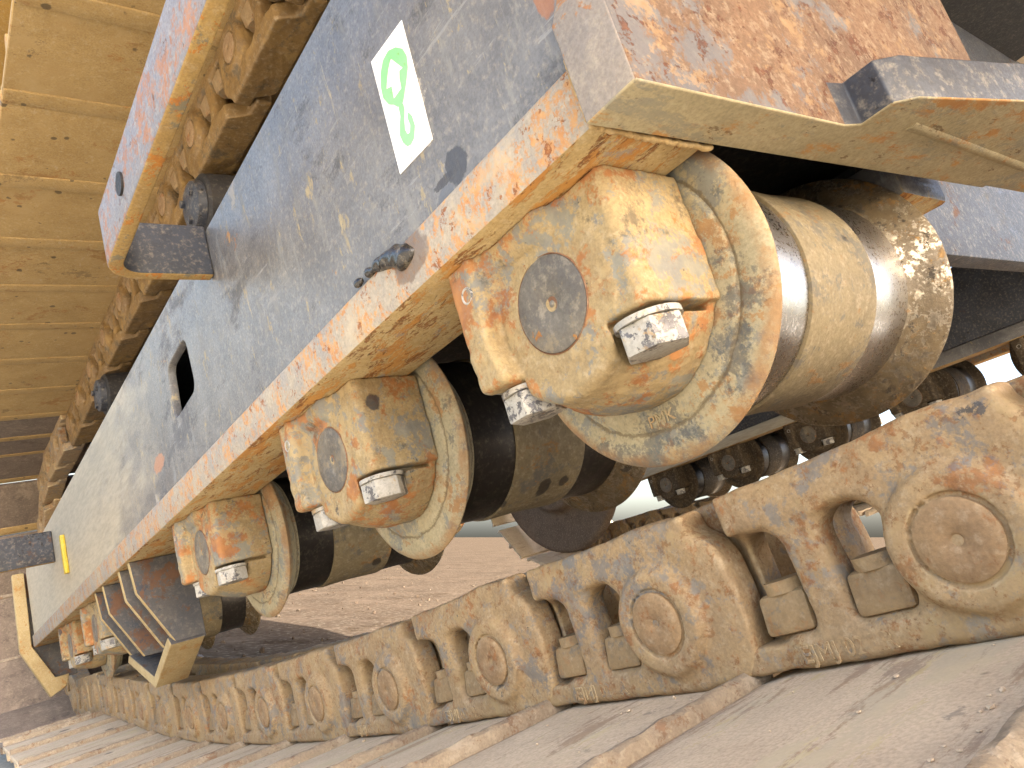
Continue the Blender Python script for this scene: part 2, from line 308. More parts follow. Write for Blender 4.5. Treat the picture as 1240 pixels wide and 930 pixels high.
def poly_prism(poly, axis, a, b, bevel=0.0, seg=2, matfn=None, bm=None, bev_angle=20):
    """poly = 2-D points in the two axes left after `axis` (in XYZ order); extruded from a to b."""
    own = bm is None
    bm = bm or bmesh.new()
    def P(p, w):
        if axis == 0: return (w, p[0], p[1])
        if axis == 1: return (p[0], w, p[1])
        return (p[0], p[1], w)
    va = [bm.verts.new(P(p, a)) for p in poly]; vb = [bm.verts.new(P(p, b)) for p in poly]
    n = len(poly); fs = [bm.faces.new(va), bm.faces.new(vb[::-1])]
    for i in range(n): fs.append(bm.faces.new((va[(i + 1) % n], va[i], vb[i], vb[(i + 1) % n])))
    bmesh.ops.recalc_face_normals(bm, faces=fs)
    if bevel > 0:
        es = {e for f in fs for e in f.edges if e.is_valid and len(e.link_faces) == 2 and e.calc_face_angle(0) > R(bev_angle)}
        bmesh.ops.bevel(bm, geom=list(es), offset=bevel, segments=seg, profile=0.5, affect='EDGES', clamp_overlap=True)
    if matfn:
        bm.normal_update()
        for f in bm.faces: f.material_index = matfn(f)
    return bm
def box(x0, x1, y0, y1, z0, z1, bevel=0.0, bm=None, matfn=None):
    return poly_prism([(x0, y0), (x1, y0), (x1, y1), (x0, y1)], 2, z0, z1, bevel, bm=bm, matfn=matfn)
def rod(p0, p1, r, seg=20, bm=None, r1=None):
    bm = bm or bmesh.new(); p0 = Vector(p0); p1 = Vector(p1); d = p1 - p0
    mt = Matrix.Translation((p0 + p1) / 2) @ d.to_track_quat('Z', 'Y').to_matrix().to_4x4()
    bmesh.ops.create_cone(bm, cap_ends=True, segments=seg, radius1=r, radius2=r if r1 is None else r1, depth=d.length, matrix=mt)
    return bm
def lathe(profile, seg=96, closed=False, wob=0.0, seed=0):
    """profile of (x, r) turned about the X axis."""
    rnd = random.Random(seed); bm = bmesh.new(); rings = []
    ph = [rnd.uniform(0, 6.28) for _ in range(6)]
    for x, r in profile:
        ring = []
        for k in range(seg):
            t = 2 * math.pi * k / seg
            w = 1 + wob * (math.sin(5 * t + ph[0]) + math.sin(9 * t + ph[1]) * 0.7 + math.sin(17 * t + ph[2]) * 0.5 + rnd.uniform(-.4, .4))
            ring.append(bm.verts.new((x, r * w * math.cos(t), r * w * math.sin(t))))
        rings.append(ring)
    for a, b in zip(rings, rings[1:]):
        for k in range(seg): bm.faces.new((a[k], a[(k + 1) % seg], b[(k + 1) % seg], b[k]))
    if profile[0][1] > 1e-6: bm.faces.new(rings[0][::-1])
    if profile[-1][1] > 1e-6: bm.faces.new(rings[-1])
    bmesh.ops.recalc_face_normals(bm, faces=bm.faces)
    return bm
def outline_mesh(name, loops, thick, mat, M4, bevel=0.0):
    """flat shape with holes (first loop the outline) as a bevelled slab."""
    cu = bpy.data.curves.new(name, 'CURVE'); cu.dimensions = '2D'; cu.fill_mode = 'BOTH'; cu.extrude = thick / 2 - bevel; cu.bevel_depth = bevel; cu.bevel_resolution = 1
    for lp in loops:
        sp = cu.splines.new('POLY'); sp.points.add(len(lp) - 1); sp.use_cyclic_u = True
        for i, p in enumerate(lp): sp.points[i].co = (p[0], p[1], 0, 1)
    tmp = bpy.data.objects.new(name + '_tmp', cu); COL.objects.link(tmp)
    bpy.context.view_layer.update()
    me = bpy.data.meshes.new_from_object(tmp.evaluated_get(bpy.context.evaluated_depsgraph_get()))
    bpy.data.objects.remove(tmp); bpy.data.curves.remove(cu)
    me.name = name; me.transform(M4); me.materials.clear(); me.materials.append(mat)
    return me
def rounded(poly, r, n=5):
    out = []; N = len(poly)
    for i in range(N):
        p = Vector(poly[i]).to_2d() if len(poly[i]) == 3 else Vector(poly[i]); a = Vector(poly[i - 1]); b = Vector(poly[(i + 1) % N])
        u = (a - p).normalized(); v = (b - p).normalized(); ang = u.angle(v)
        t = min(r / math.tan(ang / 2), (a - p).length * .49, (b - p).length * .49)
        s, e = p + u * t, p + v * t
        for k in range(n + 1):
            f = k / n; out.append(tuple(s * (1 - f) ** 2 + p * 2 * f * (1 - f) + e * f * f))
    return out
YZX = Matrix(((0, 0, 1, 0), (1, 0, 0, 0), (0, 1, 0, 0), (0, 0, 0, 1)))    # 2-D (y, z) slab -> plane of constant X

# signed-distance modelling for the castings
def smin(a, b, k):
    h = np.clip(0.5 + 0.5 * (b - a) / k, 0, 1); return b * (1 - h) + a * h - k * h * (1 - h)
def smax(a, b, k): return -smin(-a, -b, k)
def sbox(p, c, h, r):
    q = [np.abs(p[i] - c[i]) - (h[i] - r) for i in range(3)]
    o = np.sqrt(sum(np.maximum(v, 0) ** 2 for v in q)); return o + np.minimum(np.maximum(np.maximum(q[0], q[1]), q[2]), 0) - r
def box2(u, v, cu, cv, hu, hv, r):
    a = np.abs(u - cu) - (hu - r); b = np.abs(v - cv) - (hv - r)
    return np.sqrt(np.maximum(a, 0) ** 2 + np.maximum(b, 0) ** 2) + np.minimum(np.maximum(a, b), 0) - r
def extr(d2, x, x0, x1, r=0.0):
    w = np.abs(x - (x0 + x1) / 2) - (x1 - x0) / 2
    a, b = d2 + r, w + r
    return np.minimum(np.maximum(a, b), 0) + np.sqrt(np.maximum(a, 0) ** 2 + np.maximum(b, 0) ** 2) - r
def sstep(a, b, x):
    t = np.clip((x - a) / (b - a), 0, 1); return t * t * (3 - 2 * t)
def wob3(p, s, seed):
    """cheap smooth lumpiness"""
    rg = np.random.RandomState(seed); o = 0
    for i in range(7):
        d = rg.normal(size=3); d /= np.linalg.norm(d); o = o + np.sin((p[0] * d[0] + p[1] * d[1] + p[2] * d[2]) * s * rg.uniform(.6, 2.2) + rg.uniform(0, 6.28))
    return o / 7
def nets(fn, lo, hi, h, name, mat):
    n = [int(math.ceil((hi[i] - lo[i]) / h)) + 1 for i in range(3)]
    ax = [lo[i] + h * np.arange(n[i]) for i in range(3)]
    P = np.meshgrid(*ax, indexing='ij'); F = fn(P)
    ins = F < 0
    cnt = sum(ins[a:n[0] - 1 + a, b:n[1] - 1 + b, c:n[2] - 1 + c].astype(np.int8) for a in (0, 1) for b in (0, 1) for c in (0, 1))
    act = (cnt > 0) & (cnt < 8)
    idx = -np.ones(act.shape, int); cells = np.argwhere(act); idx[act] = np.arange(len(cells))
    acc = np.zeros((len(cells), 3)); num = np.zeros(len(cells))
    cor = [(a, b, c) for a in (0, 1) for b in (0, 1) for c in (0, 1)]
    val = {c: F[cells[:, 0] + c[0], cells[:, 1] + c[1], cells[:, 2] + c[2]] for c in cor}
    for c in cor:
        for k in range(3):
            if c[k]: continue
            d = tuple(c[i] + (i == k) for i in range(3)); va, vb = val[c], val[d]
            cr = (va < 0) != (vb < 0); t = np.where(cr, va / np.where(cr, va - vb, 1), 0)
            q = np.array(c, float) + np.outer(t, np.eye(3)[k]); acc += np.where(cr[:, None], q, 0); num += cr
    V = np.array(lo) + h * (cells + acc / num[:, None])
    faces = []
    for k in range(3):
        i, j = (k + 1) % 3, (k + 2) % 3
        sl = [slice(0, None)] * 3; sl2 = [slice(0, None)] * 3; sl[k] = slice(0, n[k] - 1); sl2[k] = slice(1, None)
        A, B = ins[tuple(sl)], ins[tuple(sl2)]
        e = np.argwhere(A != B); e = e[(e[:, i] > 0) & (e[:, j] > 0) & (e[:, i] < n[i] - 1) & (e[:, j] < n[j] - 1)]
        fl = A[e[:, 0], e[:, 1], e[:, 2]]
        q = []
        for di, dj in ((1, 1), (0, 1), (0, 0), (1, 0)):
            c = e.copy(); c[:, i] -= di; c[:, j] -= dj; q.append(idx[c[:, 0], c[:, 1], c[:, 2]])
        q = np.stack(q, 1); q[~fl] = q[~fl][:, ::-1]; faces.append(q)
    Fc = np.concatenate(faces)
    me = bpy.data.meshes.new(name)
    me.vertices.add(len(V)); me.vertices.foreach_set('co', V.ravel())
    me.loops.add(Fc.size); me.loops.foreach_set('vertex_index', Fc.ravel())
    me.polygons.add(len(Fc)); me.polygons.foreach_set('loop_start', np.arange(0, Fc.size, 4)); me.polygons.foreach_set('loop_total', np.full(len(Fc), 4))
    me.update(calc_edges=True); me.validate()
    me.polygons.foreach_set('use_smooth', np.ones(len(Fc), bool)); me.materials.append(mat)
    return me
def copy_tree(o, parent=None, depth=2):
    c = o.copy(); COL.objects.link(c); c.parent = parent
    if depth:
        for ch in list(o.children): copy_tree(ch, c, depth - 1)
    return c

XC = 0.470            # centre line of the near track
FAR = 1.94            # offset to the far track
# ---------------------------------------------------------------- ground
gb = bmesh.new()
bmesh.ops.create_grid(gb, x_segments=80, y_segments=80, size=900)
gr = link_obj('ground', mesh_of('ground', gb, M['ground'])); tag(gr, kind='structure')
ap = [(-14, -14), (14, -14), (14, -1.3), (0.85, -1.3), (0.85, 3.4), (-14, 3.9)]
pv = link_obj('bounce_pavement', mesh_of('bounce_pavement', poly_prism(ap, 2, 0.0, 0.03, 0.006), M['concrete'])); tag(pv, kind='structure')  # pale ground beside the track, extended out of view to bounce sun upwards

sb = bmesh.new(); rs = random.Random(5)
for _ in range(900):
    y = 4.4 + 24 * rs.random() ** 1.3; x = y * rs.uniform(.12, .75); r = 0.005 + 0.022 * rs.random() ** 5
    bmesh.ops.create_icosphere(sb, subdivisions=1, radius=r, matrix=Matrix.Translation((x, y, r * .25)) @ Euler((rs.uniform(0, 3), rs.uniform(0, 3), rs.uniform(0, 3))).to_matrix().to_4x4() @ Matrix.Diagonal((rs.uniform(.7, 1.6), rs.uniform(.7, 1.3), rs.uniform(.45, .9), 1)))
for v in sb.verts: v.co += Vector((rs.uniform(-1, 1), rs.uniform(-1, 1), rs.uniform(-1, 1))) * .003
gv_ = link_obj('gravel', mesh_of('gravel', sb, M['ground'], smooth=False)); tag(gv_, 'loose stones scattered over the brown earth beyond the machine', 'gravel', kind='stuff')

# ---------------------------------------------------------------- track frame
def build_frame(x0, sgn, label, detail=True, Y1=2.62):
    """x0 = outer lip X; sgn +1 near frame (outer side at low X)."""
    t = empty('crawler_chassis', (0, 0, 0), label, 'track frame')
    Y0 = 0.1845
    X = lambda v: x0 + sgn * (v - 0.257)
    def bx(a, b): a, b = X(a), X(b); return (min(a, b), max(a, b))
    pl = [(Y0, 0.213), (Y1, 0.213), (Y1, 0.395), (Y1 - .04, 0.418), (Y0, 0.418)]
    hole = rounded([(0.817, 0.290), (0.917, 0.284), (0.911, 0.354), (0.821, 0.358)], 0.018)
    loops = [pl, hole] if detail else [pl]
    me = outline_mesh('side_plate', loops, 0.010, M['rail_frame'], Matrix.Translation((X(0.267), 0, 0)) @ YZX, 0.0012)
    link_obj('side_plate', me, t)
    def lipmat(f): return 1 if f.normal.z < -0.6 else 0
    bm = box(*bx(0.257, 0.343), Y0, Y1, 0.180, 0.216, 0.0045, matfn=lipmat)
    link_obj('lower_lip', mesh_of('lower_lip', bm, [M['lip_side'], M['lip_bottom']]), t)
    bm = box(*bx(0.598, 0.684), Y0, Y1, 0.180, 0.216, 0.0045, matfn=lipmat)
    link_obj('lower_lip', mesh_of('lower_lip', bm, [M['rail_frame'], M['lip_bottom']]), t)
    bm = box(*bx(0.664, 0.678), Y0, Y1, 0.2165, 0.418, 0.002)
    link_obj('side_plate', mesh_of('side_plate', bm, M['dark_paint']), t)
    bm = box(*bx(0.2765, 0.6635), Y0 + .01, Y1 - .01, 0.245, 0.257, 0.001)
    link_obj('bottom_plate', mesh_of('bottom_plate', bm, M['black']), t)
    bm = box(*bx(0.2765, 0.6635), Y0 + .01, Y1 - .01, 0.404, 0.416, 0.001)
    link_obj('top_plate', mesh_of('top_plate', bm, M['dark_paint']), t)
    bm = box(*bx(0.2765, 0.6635), Y1 - .009, Y1 + .002, 0.258, 0.403, 0.001)
    link_obj('end_plate', mesh_of('end_plate', bm, M['dark_paint']), t)
    return t
frame = build_frame(0.257, 1, 'grey-blue painted track frame with white sticker, square hole and rusty lower lip')

# sticker with its printed mark
sx = 0.2618
st = outline_mesh('sticker', [[(0.2972, 0.340), (0.302, 0.2555), (0.3425, 0.2578), (0.339, 0.3425)]], 0.0006, M['sticker'], Matrix.Translation((sx - 0.0003, 0, 0)) @ YZX)
sto = link_obj('sticker', st, frame); sto['label'] = 'white rectangular sticker with a green lifting-hook mark'
ring = rounded([(0.31, 0.33), (0.304, 0.324), (0.302, 0.317), (0.304, 0.31), (0.309, 0.304), (0.3155, 0.2975), (0.3185, 0.2945), (0.3245, 0.2955), (0.328, 0.3), (0.333, 0.304), (0.337, 0.312), (0.336, 0.32), (0.332, 0.328), (0.326, 0.333), (0.318, 0.334)], 0.004, 3)
arrow = [(0.318, 0.328), (0.309, 0.3135), (0.313, 0.3143), (0.315, 0.31), (0.316, 0.3035), (0.3265, 0.3035), (0.325, 0.312), (0.331, 0.3145), (0.327, 0.32), (0.3235, 0.324)]
hook = [(0.3242, 0.2956), (0.325, 0.289), (0.328, 0.285), (0.331, 0.279), (0.330, 0.273), (0.327, 0.268), (0.323, 0.2665), (0.318, 0.268), (0.3138, 0.274), (0.3138, 0.281), (0.3165, 0.2866), (0.3186, 0.283), (0.3180, 0.2775), (0.3203, 0.2738), (0.3232, 0.2742), (0.3243, 0.2785), (0.3225, 0.284), (0.3190, 0.290), (0.3186, 0.2945)]
for nm, lp in (('ring_print', [ring, arrow]), ('hook_print', [rounded(hook, 0.0015, 3)])):
    pm = outline_mesh(nm, lp, 0.0003, M['green'], Matrix.Translation((sx - 0.00075, 0, 0)) @ YZX)
    link_obj(nm, pm, sto)

# welded steps on the side plate: a flat bar bent into a U
def build_step(y_far, y_near, parent, z0=0.367, z1=0.424, xo=0.160, th=0.014):
    pts = [(0.2615, y_far), (0.2615, y_far + th)]
    ro, cxo, cyo = 0.034, xo + 0.034, y_far + th - 0.034
    out = [(cxo + ro * math.cos(a), cyo + ro * math.sin(a)) for a in np.linspace(math.pi / 2, math.pi, 9)]
    ri = ro - th
    inn = [(cxo + ri * math.cos(a), cyo + ri * math.sin(a)) for a in np.linspace(math.pi, math.pi / 2, 9)]
    near = []
    poly = [(0.2615, y_far), (0.2615, y_far + th)] + out + [(xo, y_near), (xo + th, y_near)] + inn
    def mf(f):
        n = f.normal
        if n.z < -0.55: return 1
        c = f.calc_center_median()
        if n.x < -0.5: return 2
        return 0
    bm = poly_prism(poly, 2, z0, z1, 0.0022, matfn=mf, bev_angle=50)
    o = link_obj('step', mesh_of('step', bm, [M['dark_paint'], M['step_bottom'], M['step_face']], angle=50), parent)
    return o
so = build_step(0.690, -0.05, frame); so['label'] = 'U-shaped step bar with rust-flecked outer face'
hb = rod((0.158, 0.585, 0.395), (0.170, 0.585, 0.395), 0.010, 20); link_obj('bolt_hole', mesh_of('bolt_hole', hb, M['black']), so)
s2 = build_step(2.02, 1.2, frame, 0.318, 0.392, xo=0.085)
yb = bmesh.new(); box(0.253, 0.2615, 1.845, 1.862, 0.262, 0.345, 0.001, bm=yb); yo = link_obj('step_edge_marking', mesh_of('step_edge_marking', yb, M['yellow']), frame)

# grease lump on the lip edge
def grease(p):
    d = np.sqrt(((p[0] - .257) / .8) ** 2 + ((p[1] - .360)) ** 2 + (p[2] - .2075) ** 2) - .0075
    for (y, z, r) in ((.372, .2125, .006), (.386, .2165, .0045), (.402, .2185, .0035), (.42, .2195, .003), (.354, .2045, .006)):
        d = smin(d, np.sqrt((p[0] - .2575) ** 2 + ((p[1] - y) / 1.6) ** 2 + (p[2] - z) ** 2) - r, .006)
    return d + wob3(p, 420, 3) * .0016
link_obj('grease_lump', nets(grease, (.243, .335, .19), (.272, .44, .235), .0011, 'grease_lump', M['grease']), frame)

# ---------------------------------------------------------------- carbody with its front arm
car = empty('carbody', (1.2, 0.6, 0), 'rusty carbody arm block bolted across the near track frame', 'carbody')
def in_car(o): o.location = Vector(o.location) - Vector(car.location); return o
fr = [(0.250, 0.178), (0.250, 0.232), (0.272, 0.272), (0.34, 0.36), (0.5, 0.62), (0.695, 0.62), (0.685, 0.178)]
def tmp_obj(bm):
    me = bpy.data.meshes.new('tmp_me'); bm.to_mesh(me); bm.free(); return link_obj('tmp_part', me)
def baked(o):
    bpy.context.view_layer.update()
    me = bpy.data.meshes.new_from_object(o.evaluated_get(bpy.context.evaluated_depsgraph_get())); return me
# the front plate runs slightly skew: its front leans from y .152 to .128
bm = poly_prism(fr, 1, 0.152, 0.184)
for v in bm.verts: v.co.y -= max(0, v.co.x - 0.25) * 0.055
A = tmp_obj(bm)
bp = [(0.300, 0.175), (0.41, 0.1455), (0.432, 0.139), (0.431, 0.120), (0.446, 0.111), (0.543, 0.088), (0.80, 0.02), (1.6, -0.2), (1.6, 0.13), (0.80, 0.152)]
B = tmp_obj(poly_prism(bp, 2, 0.178, 0.207))
md = A.modifiers.new('u', 'BOOLEAN'); md.operation = 'UNION'; md.object = B; md.solver = 'EXACT'
me = baked(A); bpy.data.objects.remove(A); bpy.data.objects.remove(B)
A = link_obj('tmp_part', me); md = A.modifiers.new('b', 'BEVEL'); md.width = 0.006; md.segments = 4; md.limit_method = 'ANGLE'; md.angle_limit = R(30)
me = baked(A); bpy.data.objects.remove(A); me.name = 'arm_block'
me.materials.clear()
for m_ in (M['arm'], M['arm_bottom'], M['arm_end'], M['dark_paint']): me.materials.append(m_)
for f in me.polygons:
    n, c = f.normal, f.center
    f.material_index = 1 if n.z < -0.5 else 2 if n.x < -0.6 and c.x < 0.35 else 3 if (c.z < 0.2075 and c.x > 0.425) else 0
    f.use_smooth = True
me.set_sharp_from_angle(angle=R(30))
link_o = in_car(link_obj('arm_block', me, car))
bm = box(0.70, 2.2, 0.30, 0.33, 0.209, 0.75, 0.003); in_car(link_obj('front_web', mesh_of('front_web', bm, M['dark_paint']), car))
bm = box(0.70, 2.2, 0.332, 1.5, 0.44, 0.75, 0.003); in_car(link_obj('belly', mesh_of('belly', bm, M['dark_paint']), car))
rp = [(0.70, 1.00), (0.70, 1.05), (2.18, 1.05), (2.18, 1.00)]
bm = poly_prism(rp, 2, 0.385, 0.439, 0.003); in_car(link_obj('rear_arm', mesh_of('rear_arm', bm, M['shade_paint']), car))
# weld beads: block against the lip and along its lower outer edge
def bead(pts, r, name, parent, seed=1):
    def f(p):
        d = 1e3
        rg = np.random.RandomState(seed)
        for a, b in zip(pts, pts[1:]):
            a, b = np.array(a), np.array(b); n = max(2, int(np.linalg.norm(b - a) / (r * .9)))
            for t in np.linspace(0, 1, n):
                c = a + (b - a) * t + rg.normal(size=3) * r * .12
                d = smin(d, np.sqrt((p[0] - c[0]) ** 2 + (p[1] - c[1]) ** 2 + (p[2] - c[2]) ** 2) - r * rg.uniform(.85, 1.15), r * .5)
        return d
    A = np.array(pts); lo, hi = A.min(0) - 2 * r, A.max(0) + 2 * r
    return link_obj(name, nets(f, lo, hi, r / 2.6, name, M['weld']), parent)
in_car(bead([(.2575, .1865, .181), (.30, .1845, .179), (.343, .1825, .179)], .0018, 'weld_bead', car, 2))
in_car(bead([(.2555, .1855, .184), (.2565, .1865, .217)], .0018, 'weld_bead', car, 4))
rb = rod((.476, .1295, .1832), (.70, .1300, .1832), .0064, 24); rb = mesh_of('weld_ridge', rb, M['arm_bottom']); in_car(link_obj('weld_ridge', rb, car))

# ---------------------------------------------------------------- track rollers
def roller_collar(p):
    x, u, v = p                     # roller axis at u = v = 0; x absolute
    pillar = extr(box2(x, u, 0.332, 0.0, 0.0495, 0.0645, 0.008), v, -0.0265, 0.08, 0.002)
    ear = extr(box2(x, u, 0.310, 0.0505, 0.0425, 0.0135, 0.006), v, -0.0300, 0.08, 0.005)
    d = smin(pillar, ear, 0.008)
    # dished seat for the end cap, cut into the foot of the ear
    d = smax(d, -extr(np.sqrt((u - 0.005) ** 2 + v ** 2) - 0.0370, x, 0.20, 0.2838, 0.003), 0.004)
    # material rises to the frame above the cap
    d = smin(d, extr(box2(x, u, 0.32, 0.014, 0.0455, 0.038, 0.012), v, 0.036, 0.08, 0.010), 0.010)
    # bolt seats
    for s in (-1, 1):
        seat = np.maximum(np.maximum(np.sqrt((x - 0.297) ** 2 + (u - s * 0.050) ** 2) - 0.0212, v + 0.0300), -(v + 0.056))
        d = smax(d, -seat, 0.002)
    # flared hub round the shaft, with a crease under the bosses
    rr = np.sqrt(u ** 2 + v ** 2)
    hub = extr(rr - (0.0545 + 0.0110 * sstep(0.281, 0.326, x)), x, 0.2815, 0.370, 0.006)
    hub = smax(hub, -np.maximum(np.maximum(np.abs(v + 0.0280) - 0.0016, x - 0.3395), 0.050 - np.abs(u)), 0.0015)
    for s in (-1, 1):
        hub = smax(hub, -np.maximum(np.maximum(np.sqrt((x - 0.297) ** 2 + (u - s * 0.050) ** 2) - 0.0198, v + 0.026), -(v + 0.0520)), 0.002)
    d = smin(d, hub, 0.0012)
    d = np.maximum(d, v - 0.0499); d = np.maximum(d, x - 0.3455)
    return d + wob3(p, 230, 5) * 0.0009 + wob3(p, 620, 8) * 0.0005
collar_me = nets(roller_collar, (0.262, -0.076, -0.070), (0.354, 0.076, 0.055), 0.0012, 'collar', M['collar'])
def hexbolt():
    bm = bmesh.new()
    bmesh.ops.create_cone(bm, cap_ends=True, segments=6, radius1=0.0182, radius2=0.0182, depth=0.0155, matrix=Matrix.Translation((0, 0, -0.0012)))
    bmesh.ops.bevel(bm, geom=list(bm.edges), offset=0.0014, segments=2, affect='EDGES', profile=0.6)
    rod((0, 0, 0.0066), (0, 0, 0.0098), 0.0182, 28, bm=bm)
    return mesh_of('bolt', bm, M['bolt'], angle=30)
bolt_me = hexbolt()
def seg_lathe(name, prof, mat, wob=0.0, seed=0, seg=112):
    return mesh_of(name, lathe(prof, seg, wob=wob, seed=seed), mat, angle=38)
fl_near = seg_lathe('flange', [(0.3465, 0.035), (0.3465, 0.0755), (0.3470, 0.0775), (0.3484, 0.0790), (0.3482, 0.0800), (0.3478, 0.0820), (0.3480, 0.0895), (0.3490, 0.0945), (0.3512, 0.0985), (0.3535, 0.1000), (0.3553, 0.0993), (0.3640, 0.0890), (0.3715, 0.0800), (0.3770, 0.0770), (0.377, 0.04)], M['flange'], 0.0012, 1)
fl_far = seg_lathe('flange', [(0.563, 0.04), (0.563, 0.0772), (0.568, 0.0800), (0.5755, 0.0890), (0.5838, 0.0992), (0.5862, 0.1000), (0.589, 0.0985), (0.592, 0.09), (0.592, 0.05)], M['flange'], 0.0012, 2)
fl_worn = bpy.data.meshes.new_from_object(bpy.data.objects.new('tmp_flange', fl_far)); fl_worn.materials.clear()
M['worn_flange'] = weathered('half_polished_flange', (132, 110, 78), (110, 92, 66), [
    dict(a=(206, 194, 172), b=(176, 164, 146), s=80, lo=0.49, hi=0.60, max=0.85, h=-0.15, rough=0.3, metal=1.0),
    dict(a=(176, 128, 66), b=(134, 96, 52), s=50, lo=0.56, hi=0.64, max=0.85, h=0.3, rough=0.8, metal=0.0),
    dict(a=(58, 50, 42), b=(48, 42, 36), s=60, lo=0.6, hi=0.66, max=0.8, metal=0.0)], rough=0.5, bump=0.6, bump_d=0.0012)
fl_worn.materials.append(M['worn_flange'])
tread_prof = lambda a, b: [(a, 0.05), (a, 0.0768), (a + .003, 0.0772), ((a + b) / 2, 0.0769), (b - .002, 0.0775), (b, 0.0772), (b, 0.05)]
tr_a = seg_lathe('tread', tread_prof(0.3765, 0.4236), M['tread'])
tr_b = seg_lathe('tread', tread_prof(0.5118, 0.5665), M['tread'])
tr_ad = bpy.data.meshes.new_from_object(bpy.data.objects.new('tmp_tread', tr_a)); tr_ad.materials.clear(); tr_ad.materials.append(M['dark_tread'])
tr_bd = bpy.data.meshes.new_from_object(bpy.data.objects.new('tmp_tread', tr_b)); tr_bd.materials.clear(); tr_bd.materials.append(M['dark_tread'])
bar_me = seg_lathe('barrel', [(0.4238, 0.05), (0.4238, 0.0775), (0.4246, 0.0792), (0.428, 0.0796), (0.452, 0.0786), (0.470, 0.0782), (0.488, 0.0788), (0.507, 0.0794), (0.5108, 0.0788), (0.5116, 0.0772), (0.5116, 0.05)], M['barrel'], 0.0006, 3)
cap_me = mesh_of('end_cap', lathe([(0.2795, 0.0), (0.2795, 0.0015), (0.2803, 0.0025), (0.2800, 0.0042), (0.2787, 0.006), (0.2783, 0.0255), (0.2790, 0.0272), (0.2835, 0.0278)], 56), M['cap'])
seal_me = mesh_of('seal_ring', lathe([(0.2800, 0.0272), (0.2790, 0.0277), (0.2794, 0.0282), (0.283, 0.0286)], 56), M['seal'])
plug_me = mesh_of('plug', lathe([(0.2700, 0.0), (0.2700, 0.0026), (0.2675, 0.0036), (0.2668, 0.0048), (0.268, 0.0062), (0.2735, 0.0072)], 24), M['bolt'])

ROLLERS = [(0.2737, 0.1297, 'largest track roller, beside the front arm block, with bright polished treads'),
           (0.5750, 0.1297, 'second track roller along the frame, between the largest roller and the smaller third'),
           (0.9800, 0.1297, 'third track roller along the frame, just before the channel-shaped guard'),
           (1.78, 0.1297, 'small distant track roller just past the channel-shaped guard'),
           (2.13, 0.1297, 'tiny farthest track roller near the end plate of the frame')]
def build_roller(y, z, label, shiny):
    t = empty('track_roller', (0, y, z), label, 'track roller', 'track rollers under the near frame')
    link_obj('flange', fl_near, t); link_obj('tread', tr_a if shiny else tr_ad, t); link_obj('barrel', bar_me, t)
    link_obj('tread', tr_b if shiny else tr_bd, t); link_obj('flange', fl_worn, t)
    c = link_obj('collar', collar_me, t)
    k = link_obj('end_cap', cap_me, t); k.location = (0.0018, -0.004, 0)
    s = link_obj('seal_ring', seal_me, k)
    p = link_obj('plug', plug_me, c); p.location = (0, 0.047, 0.030)
    for sy, rot in ((-1, 0.35), (1, 0.1)):
        b = link_obj('bolt', bolt_me, t); b.location = (0.297, sy * 0.050, -0.0402); b.rotation_euler.z = rot + y * 7
    ic = link_obj('collar', collar_me, t); ic.location = (2 * XC, 0, 0); ic.rotation_euler.z = math.pi
    return t
rolls = [build_roller(y, z, lb, i == 0) for i, (y, z, lb) in enumerate(ROLLERS)]
# collar of the near roller carries cast letters on its flange face (low relief, half lost under dirt)
fc = bpy.data.curves.new('cast_letters', 'FONT'); fc.body = 'PMK'; fc.size = 0.0105; fc.extrude = 0.0004; fc.align_x = 'CENTER'
fo = bpy.data.objects.new('tmp_letters', fc); COL.objects.link(fo); bpy.context.view_layer.update()
fm = bpy.data.meshes.new_from_object(fo.evaluated_get(bpy.context.evaluated_depsgraph_get())); bpy.data.objects.remove(fo)
# letters read from outside (-X): text x -> -Y, text y -> Z, sitting below the hub
fm.transform(Matrix.Translation((0.3462, 0.002, -0.0755)) @ Matrix(((0, 0, -1, 0), (-1, 0, 0, 0), (0, 1, 0, 0), (0, 0, 0, 1))))
fm.materials.clear(); fm.materials.append(M['flange'])
link_obj('cast_letters', fm, rolls[0])

